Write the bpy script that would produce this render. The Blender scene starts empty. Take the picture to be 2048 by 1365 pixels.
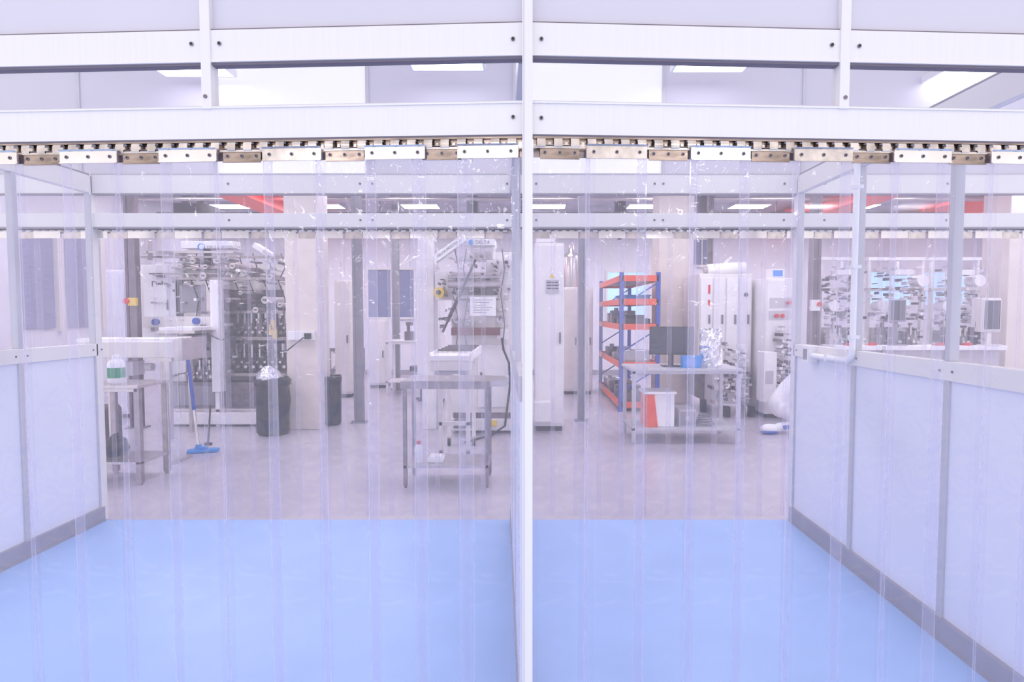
import bpy, math, random
from mathutils import Vector, Matrix
random.seed(7)
sc=bpy.context.scene
COL=sc.collection
try:
    sc.view_settings.view_transform='Standard'
    sc.view_settings.look='None'
except Exception: pass
# ---------------------------------------------------------------- camera geometry (survey)
F=1167.0; CX=1057.0; CY=682.5; EYE=1.5
TH=math.atan(57.0/F)
def ray(py,d):
    v=CY-py
    t=d/(v*math.sin(TH)+F*math.cos(TH))
    return t,v
def Z(py,d):
    t,v=ray(py,d); return EYE+t*(v*math.cos(TH)-F*math.sin(TH))
def X(px,d,py=625.5):
    t,v=ray(py,d); return t*(px-CX)
def FD(py):
    v=CY-py
    s=(v*math.cos(TH)-F*math.sin(TH)); t=-EYE/s
    return t*(v*math.sin(TH)+F*math.cos(TH))
cam=bpy.data.cameras.new("camera"); co=bpy.data.objects.new("camera",cam); COL.objects.link(co)
co.location=(0,0,EYE); co.rotation_euler=(math.radians(90)-TH,0,0)
cam.lens=36.0*F/2048; cam.sensor_width=36; cam.shift_x=-(CX-1024)/2048; cam.clip_start=.05
sc.camera=co
# ---------------------------------------------------------------- materials
def l1(c):
    c/=255.0
    return c/12.92 if c<=.04045 else ((c+.055)/1.055)**2.4
def rgb(r,g,b): return (l1(r),l1(g),l1(b),1)
def M(name,c,rough=.5,metal=0,var=.05,scale=6,emit=0,bump=0,stretch=None,spec=.5):
    m=bpy.data.materials.new(name); m.use_nodes=True
    nt=m.node_tree; n=nt.nodes; p=n["Principled BSDF"]
    col=rgb(*c)
    tc=n.new("ShaderNodeTexCoord"); mp=n.new("ShaderNodeMapping"); nz=n.new("ShaderNodeTexNoise")
    nz.inputs["Scale"].default_value=scale; nz.inputs["Detail"].default_value=4
    if stretch: mp.inputs["Scale"].default_value=stretch
    nt.links.new(tc.outputs["Object"],mp.inputs[0]); nt.links.new(mp.outputs[0],nz.inputs["Vector"])
    cr=n.new("ShaderNodeValToRGB")
    cr.color_ramp.elements[0].position=.3; cr.color_ramp.elements[1].position=.7
    cr.color_ramp.elements[0].color=tuple(max(0,x*(1-var)) for x in col[:3])+(1,)
    cr.color_ramp.elements[1].color=tuple(min(1,x*(1+var)) for x in col[:3])+(1,)
    nt.links.new(nz.outputs["Fac"],cr.inputs[0]); nt.links.new(cr.outputs[0],p.inputs["Base Color"])
    p.inputs["Roughness"].default_value=rough; p.inputs["Metallic"].default_value=metal
    p.inputs["Specular IOR Level"].default_value=spec
    if emit:
        p.inputs["Emission Color"].default_value=col; p.inputs["Emission Strength"].default_value=emit
    if bump:
        b=n.new("ShaderNodeBump"); b.inputs["Strength"].default_value=bump; b.inputs["Distance"].default_value=.02
        nt.links.new(nz.outputs["Fac"],b.inputs["Height"]); nt.links.new(b.outputs[0],p.inputs["Normal"])
    return m
def CLEAR(name,haze,gl,tint,hc=(243,240,252),bump=.0,scale=3.0,dust=1.0):
    m=bpy.data.materials.new(name); m.use_nodes=True
    nt=m.node_tree; n=nt.nodes; n.clear()
    L=nt.links.new
    out=n.new("ShaderNodeOutputMaterial"); tr=n.new("ShaderNodeBsdfTransparent"); tr.inputs[0].default_value=tint+(1,)
    df=n.new("ShaderNodeBsdfDiffuse"); tl=n.new("ShaderNodeBsdfTranslucent"); g=n.new("ShaderNodeBsdfGlossy")
    df.inputs[0].default_value=rgb(*hc); tl.inputs[0].default_value=rgb(*hc); g.inputs["Roughness"].default_value=.05
    mx=n.new("ShaderNodeMixShader"); mx.inputs[0].default_value=.5; L(df.outputs[0],mx.inputs[1]); L(tl.outputs[0],mx.inputs[2])
    tc=n.new("ShaderNodeTexCoord"); nz=n.new("ShaderNodeTexNoise"); nz.inputs["Scale"].default_value=scale; nz.inputs["Detail"].default_value=6
    L(tc.outputs["Object"],nz.inputs["Vector"])
    ma=n.new("ShaderNodeMath"); ma.operation='MULTIPLY_ADD'; L(nz.outputs["Fac"],ma.inputs[0]); ma.inputs[1].default_value=haze*dust; ma.inputs[2].default_value=haze*(1-dust/2); ma.use_clamp=True
    m1=n.new("ShaderNodeMixShader"); L(ma.outputs[0],m1.inputs[0]); L(tr.outputs[0],m1.inputs[1]); L(mx.outputs[0],m1.inputs[2])
    lw=n.new("ShaderNodeLayerWeight"); pw=n.new("ShaderNodeMath"); pw.operation='POWER'; L(lw.outputs["Facing"],pw.inputs[0]); pw.inputs[1].default_value=4
    mb=n.new("ShaderNodeMath"); mb.operation='MULTIPLY_ADD'; L(pw.outputs[0],mb.inputs[0]); mb.inputs[1].default_value=.5; mb.inputs[2].default_value=gl; mb.use_clamp=True
    m2=n.new("ShaderNodeMixShader"); L(mb.outputs[0],m2.inputs[0]); L(m1.outputs[0],m2.inputs[1]); L(g.outputs[0],m2.inputs[2])
    if bump:
        n2=n.new("ShaderNodeTexNoise"); n2.inputs["Scale"].default_value=10; n2.inputs["Distortion"].default_value=1.0; L(tc.outputs["Object"],n2.inputs["Vector"])
        b=n.new("ShaderNodeBump"); b.inputs["Strength"].default_value=bump; b.inputs["Distance"].default_value=.02
        L(n2.outputs["Fac"],b.inputs["Height"]); L(b.outputs[0],g.inputs["Normal"])
    L(m2.outputs[0],out.inputs[0])
    return m
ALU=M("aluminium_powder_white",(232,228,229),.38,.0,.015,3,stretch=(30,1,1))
ALUG=M("aluminium_grey",(198,196,206),.4,.1,.04)  # plain grey aluminium for mullions, posts and small panels
GASK=M("dark_gasket",(118,110,122),.6)
PANEL=M("panel_lavender",(209,205,218),.45,0,.02,2)
PANELW=M("panel_white_glow",(250,249,252),.3,0,.01,2,emit=.15)  # slight glow put into the white so these panels read brighter; no lamp
PANELS=M("side_panel_white",(230,231,246),.3,0,.02,2)
FLB=M("floor_blue",(166,194,242),.35,0,.03,4,spec=.3)
FLG=M("floor_grey_mauve",(190,182,196),.25,0,.05,5)
SKIRT=M("skirting_grey",(162,158,172),.6,0,.06)
WALL=M("wall_white",(232,231,243),.6,0,.02)
CEIL=M("ceiling_grey",(186,184,200),.7,0,.2,2)
STEEL=M("stainless_steel",(200,192,196),.28,.8,.1,6)
STEELD=M("steel_warm_dark",(158,148,152),.32,.75,.2,14)
RAILM=M("rail_stainless_warm",(158,142,132),.2,.95,.4,12,stretch=(1,1,4))
HOOKM=M("hook_stainless",(206,196,190),.2,.95,.3,14)
CHROME=M("bright_steel",(232,226,222),.16,.95,.12,6)
GREY=M("grey_paint",(152,149,162),.5)
LGREY=M("light_grey_paint",(196,192,202),.5)
POST=M("post_grey_steel",(146,144,156),.4,.3,.1)
WHITE=M("machine_white",(240,237,242),.4,0,.04)
CREAM=M("machine_cream",(233,228,228),.5,0,.04)
COLM=M("column_cream",(232,222,218),.65,0,.04)
DARK=M("dark_parts",(70,63,76),.5,.2,.2)
MID=M("mid_metal",(124,116,126),.35,.5,.25,12)
BLACK=M("black_plastic",(28,27,36),.4,0,.1)
BAG=M("black_bag",(26,26,36),.3,0,.2,9,bump=.7)
BLUE=M("blue_plastic",(48,80,180),.4)
LBLUE=M("light_blue_plastic",(60,145,225),.4)
ORANGE=M("orange_steel",(240,96,70),.4)
RED=M("red_plastic",(215,45,50),.4)
REDB=M("crane_red_glow",(238,66,50),.4,emit=.15)  # slight glow added to the red; the beams are no lamps
RUST=M("brown_red",(118,72,80),.5,.1,.2)
RUSTG=M("reddish_grey_post",(112,96,108),.5,.1,.2)
YEL=M("yellow_plastic",(240,205,60),.4)
GREEN=M("green_label",(40,150,100),.5)
SCREEN=M("dark_screen",(60,60,78),.2,0,.05)
SCRB=M("blue_screen",(90,140,215),.2,0,.05,emit=.3)
PAPER=M("paper_white",(246,245,250),.6,0,.02)
FOIL=M("crinkled_foil",(236,236,244),.15,.9,.1,14,bump=1.0)
GLASSW=M("window_daylight",(165,200,250),.2,0,.05,emit=.9)
GLASSD=M("window_dark_blind",(122,128,166),.3,0,.1,8,stretch=(1,1,12))
GLASSL=M("window_pale_blind",(150,150,184),.4,0,.15,5,stretch=(1,1,12))
LAMP=M("lamp_diffuser",(255,252,255),.5,0,0,emit=22)
LAMP2=M("lamp_diffuser_bright",(255,252,255),.5,0,0,emit=14)
LAMP3=M("lamp_diffuser_panel",(255,252,255),.5,0,0,emit=4)
SUIT=M("white_coverall",(240,240,248),.7,0,.04,14,bump=.3)
SKIN=M("skin",(214,170,150),.5)
PVC=CLEAR("clear_pvc",.085,.036,(.97,.965,.985),bump=.8)
PVCM=CLEAR("clear_pvc_overlap_margin",.135,.045,(.945,.935,.975),hc=(236,232,250),bump=.8)  # extra haze and tint painted into the margins to bring out overlap bands
PVCE=CLEAR("clear_pvc_cut_edge",.30,.06,(.90,.89,.95),hc=(238,236,250))
PVC2=CLEAR("clear_pvc_rear",.05,.02,(.97,.965,.985),bump=.4)
PVC2M=CLEAR("clear_pvc_rear_margin",.085,.02,(.95,.94,.975),bump=.4)  # same painted overlap haze, weaker, for the rear strips
PVC2E=CLEAR("clear_pvc_rear_edge",.22,.03,(.90,.89,.95))
GL=CLEAR("clear_glazing",.06,.03,(.96,.96,.985))
# ---------------------------------------------------------------- builder
class B:
    def __init__(s): s.v=[];s.f=[];s.m=[];s.s=[]
    def add(s,vs,fs,m=0,sm=False):
        o=len(s.v); s.v+= [tuple(v) for v in vs]
        for f in fs: s.f.append([o+i for i in f]); s.m.append(m); s.s.append(sm)
        return s
    def box(s,x0,x1,y0,y1,z0,z1,m=0):
        if x0>x1:x0,x1=x1,x0
        if y0>y1:y0,y1=y1,y0
        if z0>z1:z0,z1=z1,z0
        return s.add([(x0,y0,z0),(x1,y0,z0),(x1,y1,z0),(x0,y1,z0),(x0,y0,z1),(x1,y0,z1),(x1,y1,z1),(x0,y1,z1)],
          [(3,2,1,0),(4,5,6,7),(0,1,5,4),(1,2,6,5),(2,3,7,6),(3,0,4,7)],m)
    def pb(s,a,b,c,e,d0,d1,m=0):
        return s.box(X(a,d0),X(b,d0),d0,d1,Z(e,d0),Z(c,d0),m)
    def beam(s,p0,p1,w,h,m=0,up=(0,0,1)):
        p0=Vector(p0);p1=Vector(p1);d=(p1-p0).normalized();u=Vector(up)
        r=d.cross(u)
        if r.length<1e-3: r=Vector((1,0,0))
        r.normalize();u=r.cross(d)
        vs=[]
        for p in(p0,p1):
            for a,b in((-1,-1),(1,-1),(1,1),(-1,1)): vs.append(p+r*a*w/2+u*b*h/2)
        return s.add(vs,[(0,1,2,3),(7,6,5,4),(0,4,5,1),(1,5,6,2),(2,6,7,3),(3,7,4,0)],m)
    def cyl(s,p0,p1,r,r2=None,n=14,m=0):
        r2=r if r2 is None else r2
        p0=Vector(p0);p1=Vector(p1);d=(p1-p0).normalized()
        a=d.orthogonal().normalized();b=d.cross(a)
        vs=[]
        for p,q in((p0,r),(p1,r2)):
            for i in range(n):
                t=2*math.pi*i/n; vs.append(p+(a*math.cos(t)+b*math.sin(t))*q)
        s.add(vs,[(i,(i+1)%n,n+(i+1)%n,n+i) for i in range(n)],m,True)
        s.add(vs[:n],[tuple(reversed(range(n)))],m); s.add(vs[n:],[tuple(range(n))],m)
        return s
    def tube(s,pts,r,n=8,m=0):
        pts=[Vector(p) for p in pts]; rings=[]; a=None
        for i,p in enumerate(pts):
            d=(pts[min(i+1,len(pts)-1)]-pts[max(i-1,0)]).normalized()
            if a is None: a=d.orthogonal().normalized()
            a=(a-d*a.dot(d)).normalized(); b=d.cross(a)
            rings.append([p+(a*math.cos(2*math.pi*k/n)+b*math.sin(2*math.pi*k/n))*r for k in range(n)])
        vs=[v for g in rings for v in g]
        fs=[(j*n+i,j*n+(i+1)%n,(j+1)*n+(i+1)%n,(j+1)*n+i) for j in range(len(pts)-1) for i in range(n)]
        s.add(vs,fs,m,True); s.add(rings[0],[tuple(reversed(range(n)))],m); s.add(rings[-1],[tuple(range(n))],m)
        return s
    def lathe(s,c,prof,n=20,m=0,jit=0,sx=1,sy=1):
        c=Vector(c);vs=[]
        for r,z in prof:
            for i in range(n):
                t=2*math.pi*i/n; q=r*(1+random.uniform(-jit,jit))
                vs.append(c+Vector((q*math.cos(t)*sx,q*math.sin(t)*sy,z+random.uniform(-jit,jit)*.1)))
        k=len(prof)
        s.add(vs,[(j*n+i,j*n+(i+1)%n,(j+1)*n+(i+1)%n,(j+1)*n+i) for j in range(k-1) for i in range(n)],m,True)
        s.add(vs[:n],[tuple(reversed(range(n)))],m); s.add(vs[-n:],[tuple(range(n))],m)
        return s
    def ell(s,c,r,m=0,n=16):
        prof=[(math.sin(math.pi*(i+.15)/(10.3)),-math.cos(math.pi*(i+.15)/10.3)) for i in range(11)]
        vs=[];c=Vector(c)
        for q,z in prof:
            for i in range(n):
                t=2*math.pi*i/n; vs.append(c+Vector((q*r[0]*math.cos(t),q*r[1]*math.sin(t),z*r[2])))
        s.add(vs,[(j*n+i,j*n+(i+1)%n,(j+1)*n+(i+1)%n,(j+1)*n+i) for j in range(10) for i in range(n)],m,True)
        s.add(vs[:n],[tuple(reversed(range(n)))],m); s.add(vs[-n:],[tuple(range(n))],m); return s
    def prism(s,poly,y0,y1,m=0):
        n=len(poly); vs=[(x,y0,z) for x,z in poly]+[(x,y1,z) for x,z in poly]
        return s.add(vs,[tuple(range(n)),tuple(reversed(range(n,2*n)))]+[(i,i+n,(i+1)%n+n,(i+1)%n) for i in range(n)],m)
    def bend(s,k=.05):
        s.v=[(x,y+k*abs(x),z) for x,y,z in s.v]; return s
BASE={}
def mesh(name,b,mats,base,bevel=0):
    me=bpy.data.meshes.new(name)
    bx=Vector(base)
    me.from_pydata([tuple(Vector(v)-bx) for v in b.v],[],b.f)
    for m in (mats if isinstance(mats,(list,tuple)) else [mats]): me.materials.append(m)
    for p,mi,sm in zip(me.polygons,b.m,b.s): p.material_index=mi; p.use_smooth=sm
    me.update()
    o=bpy.data.objects.new(name,me); COL.objects.link(o)
    if bevel:
        md=o.modifiers.new("bevel",'BEVEL'); md.width=bevel; md.segments=2; md.limit_method='ANGLE'
    return o
def thing(name,label,cat,base,group=None):
    o=bpy.data.objects.new(name,None); COL.objects.link(o); o.empty_display_size=.1
    o.location=base; BASE[o.name]=Vector(base); o["label"]=label; o["category"]=cat
    if group:o["group"]=group
    return o
def part(p,name,b,mats,bevel=0,label=None):
    o=mesh(name,b,mats,BASE[p.name],bevel); o.parent=p; BASE[o.name]=BASE[p.name]
    if label:o["label"]=label
    return o
def solo(name,b,mats,label,cat,base=None,bevel=0,group=None):
    if base is None:
        xs=[v[0] for v in b.v];ys=[v[1] for v in b.v];zs=[v[2] for v in b.v]
        base=((min(xs)+max(xs))/2,(min(ys)+max(ys))/2,min(zs))
    o=mesh(name,b,mats,base,bevel); o.location=base; BASE[o.name]=Vector(base)
    o["label"]=label;o["category"]=cat
    if group:o["group"]=group
    return o
CNT={}
def struct(kind,b,mats,bevel=0):
    if kind in("trim","window","door"):
        CNT[kind]=CNT.get(kind,0)+1; nm="%s_%d"%(kind,CNT[kind])
    else: nm=kind
    xs=[v[0] for v in b.v];ys=[v[1] for v in b.v];zs=[v[2] for v in b.v]
    base=((min(xs)+max(xs))/2,(min(ys)+max(ys))/2,min(zs))
    o=mesh(nm,b,mats,base,bevel); o.location=base; BASE[o.name]=Vector(base); o["kind"]="structure"; return o
def text(parent,s,loc,size,mat,rot=(math.pi/2,0,0),name="lettering",bold=0):
    cu=bpy.data.curves.new("t",'FONT'); cu.body=s; cu.size=size; cu.extrude=.001; cu.align_x='CENTER'; cu.align_y='CENTER'; cu.offset=bold
    t=bpy.data.objects.new("t",cu); COL.objects.link(t)
    dg=bpy.context.evaluated_depsgraph_get()
    me=bpy.data.meshes.new_from_object(t.evaluated_get(dg)); bpy.data.objects.remove(t)
    me.materials.clear(); me.materials.append(mat)
    o=bpy.data.objects.new(name,me); COL.objects.link(o); o.parent=parent
    o.location=Vector(loc)-BASE[parent.name]; o.rotation_euler=rot
    return o
D1=1.96; D2=FD(1040)
XR=X(1587,D2); XL=X(197,D2)
def XF(px):
    u=abs(px-CX)/F; x=u*D1/(1-.05*u); return x if px>CX else -x
# ---------------------------------------------------------------- floors, shell
struct("floor",B().box(-4.6,4.6,-3.2,D2,-.05,0),FLB)
BK=14.0
struct("floor",B().box(-7.6,12.2,D2,BK+.1,-.05,0),FLG)
struct("wall_back",B().box(-7.6,12.2,BK,BK+.1,0,3.8),WALL)
struct("wall_left",B().box(-7.7,-7.6,D2,BK+.1,0,3.8),WALL)
struct("wall_right",B().box(12.1,12.2,D2,BK,0,3.8),WALL)
struct("ceiling",B().box(-7.7,12.2,D2+.06,BK+.1,3.8,3.86),CEIL)
def win(b0,b1,c0,c1,d,gm):
    b=B().pb(b0,b1,c0,c1,d-.03,d-.01,0)
    fx=[(b0-4,b0,c0-4,c1+4),(b1,b1+4,c0-4,c1+4),(b0,b1,c0-4,c0),(b0,b1,c1,c1+4),((b0+b1)/2-1,(b0+b1)/2+1,c0,c1)]
    for a in fx: b.pb(*a,d-.06,d-.01,1)
    struct("window",b,[gm,ALU])
win(737,828,540,635,BK,GLASSD); win(1215,1292,545,634,BK,GLASSW); win(1740,1820,545,610,BK,GLASSW); win(1850,1930,545,610,BK,GLASSW); win(1385,1420,480,530,BK,GLASSD)
struct("baseboard_back",B().box(-7.6,12.1,BK-.03,BK,0,.12),SKIRT)
b=B(); 
for y0,y1 in((8.7,9.35),(9.62,10.35)): b.box(-7.6,-7.57,y0,y1,1.25,2.75,0); 
for y0 in(8.6,9.4,10.35): b.box(-7.6,-7.54,y0,y0+.1,1.2,2.8,1)
struct("window",b,[GLASSL,ALU])
# ---------------------------------------------------------------- chamber side partitions
def sidewall(xi,sg,y0,y1,mull,nm):
    xo=xi+sg*.04
    zr0,zr1=Z(712,D2),Z(687,D2); zt0,zt1=Z(389,D2),Z(354,D2)
    struct("wall_"+nm,B().box(xi+sg*.01,xo-sg*.005,y0,y1,.1,zr0),PANELS)
    struct("trim",B().box(xi-sg*.005,xo,y0,y1,zr0,zr1),ALU,.004)
    struct("trim",B().box(xi-sg*.005,xo,y0,y1,zt0,zt1),ALU,.004)
    struct("trim",B().box(xi+sg*.0,xo,y0,y1,zt1,zt1+.012),GREY)
    struct("baseboard_"+nm,B().box(xi-sg*.012,xi+sg*.01,y0,y1,0,.105).box(xi-sg*.018,xi-sg*.012,y0,y1,0,.012),SKIRT)
    for i,y in enumerate(mull):
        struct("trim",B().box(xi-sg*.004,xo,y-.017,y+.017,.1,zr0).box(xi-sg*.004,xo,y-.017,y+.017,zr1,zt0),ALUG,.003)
    ys=sorted(mull)
    for a,c in zip(ys[:-1],ys[1:]):
        struct("window",B().add([(xi+sg*.02,a+.02,zr1),(xi+sg*.02,c-.02,zr1),(xi+sg*.02,c-.02,zt0),(xi+sg*.02,a+.02,zt0)],[(0,1,2,3)]),GL)
    for a in ys:
        sb=B()
        for dy in(-.04,.04):
            sb.cyl((xi-sg*.006,a+dy,(zr0+zr1)/2),(xi-sg*.009,a+dy,(zr0+zr1)/2),.006,m=0,n=8)
        struct("trim",sb,MID)
sidewall(XR,1,2.08,D2-.02,[2.1,2.62,3.38,D2-.03],"east")
sidewall(XL,-1,2.14,D2-.02,[2.2,2.8,3.51,D2-.03],"west")
def shear(b):
    b.v=[(x-.046*(y-2),y,z) for x,y,z in b.v]; return b
struct("wall_divider",shear(B().box(-.03,-.012,2.0,D2-.03,.1,Z(712,D2))),PANELS)
struct("baseboard_divider",shear(B().box(-.036,-.006,2.0,D2-.03,0,.1)),SKIRT)
for z0,z1 in((Z(712,D2),Z(687,D2)),(Z(389,D2),Z(352,D2))):
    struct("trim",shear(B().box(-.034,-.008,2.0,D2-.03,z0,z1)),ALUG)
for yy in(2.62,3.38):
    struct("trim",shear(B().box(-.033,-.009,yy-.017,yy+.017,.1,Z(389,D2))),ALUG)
# ---------------------------------------------------------------- rear partition (frame with curtains)
XA,XB=-4.5,4.4
for c,e,dp in((350,389,.03),(428,456,.03)):
    t=struct("trim",B().box(XA,XB,D2-dp,D2+.03,Z(e,D2),Z(c,D2)),ALU,.003)
    for px in(188,467,726,750,1015,1072,1305,1322,1560,1640,1880):
        part(t,"screw",B().cyl((X(px,D2),D2-dp-.004,(Z(e,D2)+Z(c,D2))/2),(X(px,D2),D2-dp,(Z(e,D2)+Z(c,D2))/2),.008,n=8),MID)
struct("trim",B().box(XA,XB,D2-.034,D2+.01,Z(391,D2),Z(389,D2)),GREY)
struct("trim",B().box(XA,XB,D2-.034,D2+.01,Z(458,D2),Z(456,D2)),GREY)
struct("trim",B().box(XA,XB,D2-.034,D2+.01,Z(351,D2),Z(349,D2)),LGREY)
struct("window",B().add([(XA,D2,Z(428,D2)),(XB,D2,Z(428,D2)),(XB,D2,Z(389,D2)),(XA,D2,Z(389,D2))],[(0,1,2,3)]),GL)
struct("trim",B().box(X(1027,D2),X(1041,D2),D2-.04,D2+.02,0,3.7),ALUG,.003)
struct("trim",B().box(XR-.005,XR+.045,D2-.04,D2+.02,0,Z(350,D2)),ALU,.003)
struct("trim",B().box(XL-.045,XL+.005,D2-.04,D2+.02,0,Z(350,D2)),ALU,.003)
edges=[-200,175,440,741,1045,1322,1597,1915,2250]
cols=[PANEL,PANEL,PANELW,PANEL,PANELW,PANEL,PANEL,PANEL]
for i in range(8):
    x0,x1=X(edges[i],D2),X(edges[i+1],D2)
    struct("wall_upper",B().box(x0+.006,x1-.006,D2-.01,D2+.03,Z(349,D2),3.7),cols[i])
    struct("trim",B().box(x1-.012,x1+.012,D2-.018,D2-.01,Z(349,D2),3.7),ALUG)
# ---------------------------------------------------------------- front partition
zb0,zb1=Z(271,D1),Z(206,D1); zc0,zc1=Z(115,D1),Z(49,D1)
XLL,XRR=-3.2,1.98
pl,pr=(XF(422),XF(441)),(XF(1661),XF(1680))
def scr(parent,pts):
    for px,py in pts:
        x=XF(px); d=D1-.017+.05*abs(x); z=Z(py,d)
        o=B().cyl((x,d-.003,z),(x,d,z),.0065,n=12,m=0).cyl((x,d-.0045,z),(x,d-.003,z),.004,n=6,m=1)
        part(parent,"screw",o,[MID,BLACK])
for (x0,x1,s) in((XLL,-.018,0),(.012,XRR,1)):
    t=struct("trim",B().box(x0,x1,D1-.015,D1+.025,zb0,zb1).box(x0,x1,D1-.02,D1-.015,zb1-.006,zb1).bend(),[ALU])
    scr(t,[(1027,234)] if s==0 else [(1082,236)])
    struct("trim",B().box(x0,x1,D1-.012,D1+.02,zb0-.006,zb0).bend(),[GASK])
    segs=[(x0,pl[0]),(pl[1],x1)] if s==0 else [(x0,pr[0]),(pr[1],x1)]
    for k,(a,c) in enumerate(segs):
        t=struct("trim",B().box(a,c,D1-.015,D1+.025,zc0,zc1).box(a,c,D1-.012,D1+.02,zc0-.008,zc0,1).box(a,c,D1-.019,D1-.015,zc0,zc0+.005).box(a,c,D1-.012,D1+.02,zc1,zc1+.005,1).bend(),[ALU,GASK])
        scr(t,{(0,0):[(404,88)],(0,1):[(458,87),(1027,78)],(1,0):[(1082,78),(1645,90)],(1,1):[(1698,92)]}[(s,k)])
        struct("wall_front",B().box(a,c,D1,D1+.01,zc1+.005,3.2).bend(),PANEL)
        v=B().add([(a,D1+.005,zb1),(c,D1+.005,zb1),(c,D1+.005,zc0),(a,D1+.005,zc0)],[(0,1,2,3)]).bend()
        struct("window",v,GL)
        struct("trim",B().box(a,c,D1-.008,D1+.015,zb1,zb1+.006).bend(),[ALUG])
for p,sp in((pl,(430,193)),(pr,(1672,195))):
    t=struct("trim",B().box(p[0],p[1],D1-.022,D1+.03,zb1-.008,3.2).bend(),ALU,.002)
    x=XF(sp[0]);d=D1-.022+.05*abs(x)
    part(t,"screw",B().cyl((x,d-.003,Z(sp[1],d)),(x,d,Z(sp[1],d)),.0065,n=12),[MID])
struct("trim",B().box(X(1045,D1),X(1065,D1),D1-.04,D1+.04,0,3.2).box(X(1047.5,D1),X(1048.5,D1),D1-.042,D1-.04,0,3.2,1),[ALU,ALUG],.0015)
# stainless hook rail for strips
zr=Z(283,D1); zp1=Z(296,D1); zp0=Z(319,D1)
def comb(x0,x1,lab):
    r=thing("curtain_rail",lab,"curtain rail",((x0+x1)/2,D1+.05*abs((x0+x1)/2),zr-.01))
    part(r,"track",B().box(x0,x1,D1+.0,D1+.004,zp1-.03,zb0-.006).box(x0,x1,D1-.012,D1+.004,zb0-.011,zb0-.006).bend(),[RAILM])
    b=B();x=x0+.012;p=.0555
    while x<x1-.035:
        w=.028
        prf=[(D1-.001,zr-.012)]
        for i in range(9):
            t=math.pi*i/8; prf.append((D1-.0125+.0115*math.cos(t),zr-.004+.0125*math.sin(t)))
        prf.append((D1-.024,zp1-.0));prf.append((D1-.021,zp1-.004))
        n=len(prf);vs=[]
        for xx in(x,x+w):
            for y,z in prf: vs.append((xx,y,z))
        b.add(vs,[(i,i+1,n+i+1,n+i) for i in range(n-1)],0,True)
        b.box(x+w+.009,x+p-.009,D1-.006,D1-.002,zp1,zr-.002,0)
        x+=p
    b.box(x0,x1,D1-.022,D1-.019,zp1-.006,zp1+.001)
    b.box(x0,x1,D1-.003,D1-.001,zr-.014,zr-.009)
    b.bend(); part(r,"hook_comb",b,[HOOKM])
comb(-2.3,-.022,"punched stainless steel strip curtain rail beneath aluminium beam")
comb(.016,1.97,"punched stainless steel strip curtain rail beside the centre post")
def stripmesh(name,w,h,amp,mats,seed,ew=.004,mg=.033):
    r=random.Random(seed)
    us=[-w/2,-w/2+ew,-w/2+mg]+[-w/2+mg+(w-2*mg)*i/6 for i in range(1,6)]+[w/2-mg,w/2-ew,w/2]
    rows=24; vs=[]
    ph=r.uniform(0,6);cu=r.uniform(-.005,.005)
    for j in range(rows+1):
        z=-h*j/rows; g=min(1,j/4)
        for u in us:
            vs.append((u+g*amp*.4*math.sin(z*1.3+ph),g*(cu*(abs(u)/(w/2))**2+amp*math.sin(z*1.7+ph+u*5)),z))
    n=len(us);fs=[];mi=[]
    for j in range(rows):
        for i in range(n-1):
            fs.append((j*n+i,(j+1)*n+i,(j+1)*n+i+1,j*n+i+1)); mi.append(1 if i in(0,n-2) else 2 if i in(1,n-3) else 0)
    me=bpy.data.meshes.new(name); me.from_pydata(vs,[],fs)
    for m in mats: me.materials.append(m)
    for p,k in zip(me.polygons,mi): p.material_index=k; p.use_smooth=True
    return me
hF=zp1-.004-.015
SM=[stripmesh("strip",.204,hF,.0028,[PVC,PVCE,PVCM],s) for s in range(6)]
def plate(w,front):
    b=B().box(-w/2,w/2,-.004,-.001,zp0-zp1,0.0)
    b.add([(-w/2,-.004,0),(w/2,-.004,0),(w/2,-.010,.005),(-w/2,-.010,.005)],[(0,1,2,3)])
    b.box(-w/2,w/2,-.008,-.003,zp0-zp1-.003,zp0-zp1+.001)
    return b
pmF=plate(.2,1); pmB=plate(.13,0)
riv=B()
riv.cyl((0,-.004,0),(0,-.006,0),.006,n=12).cyl((0,-.006,0),(0,-.0072,0),.003,n=8,m=1)
def rawmesh(b,mats,nm):
    me=bpy.data.meshes.new(nm); me.from_pydata(b.v,[],b.f)
    for m in mats: me.materials.append(m)
    for p,mi,sm in zip(me.polygons,b.m,b.s): p.material_index=mi;p.use_smooth=sm
    return me
mpF=rawmesh(pmF,[CHROME],"plate"); mpB=rawmesh(pmB,[RAILM],"plate"); mrv=rawmesh(riv,[MID,BLACK],"rivet")
mpF2=rawmesh(pmF,[HOOKM],"plate")
def strip(x,off,me,pm,rv,base_d,z,bend,grp,lab,pw,tilt=0):
    o=bpy.data.objects.new("curtain_strip",me); COL.objects.link(o)
    d=base_d+off+(bend*abs(x)); o.location=(x,d,z)
    o.rotation_euler=(0,tilt,(math.atan(bend)*(1 if x>0 else -1)) if bend else 0)
    o["label"]=lab;o["category"]="strip curtain";o["group"]=grp
    p=bpy.data.objects.new("clamp_plate",pm); COL.objects.link(p); p.parent=o; p.location=(0,-.002,0)
    if rv:
        for k in(-1,0,1):
            q=bpy.data.objects.new("rivet",rv); COL.objects.link(q); q.parent=p; q.location=(k*pw*.38,0,(zp0-zp1)*.5)
    return o
i=0
for px in(10,203,396,598,798,978,1228,1430,1629,1822,2010):
    strip(XF(px),-.028,SM[i%6],mpF if i not in(3,5,6,8) else mpF2,mrv,D1,zp1,.05,"strips of the near curtain","clear bluish PVC curtain strip with riveted bright steel clamp plate",.2,random.uniform(-.0015,.0015)); i+=1
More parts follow.
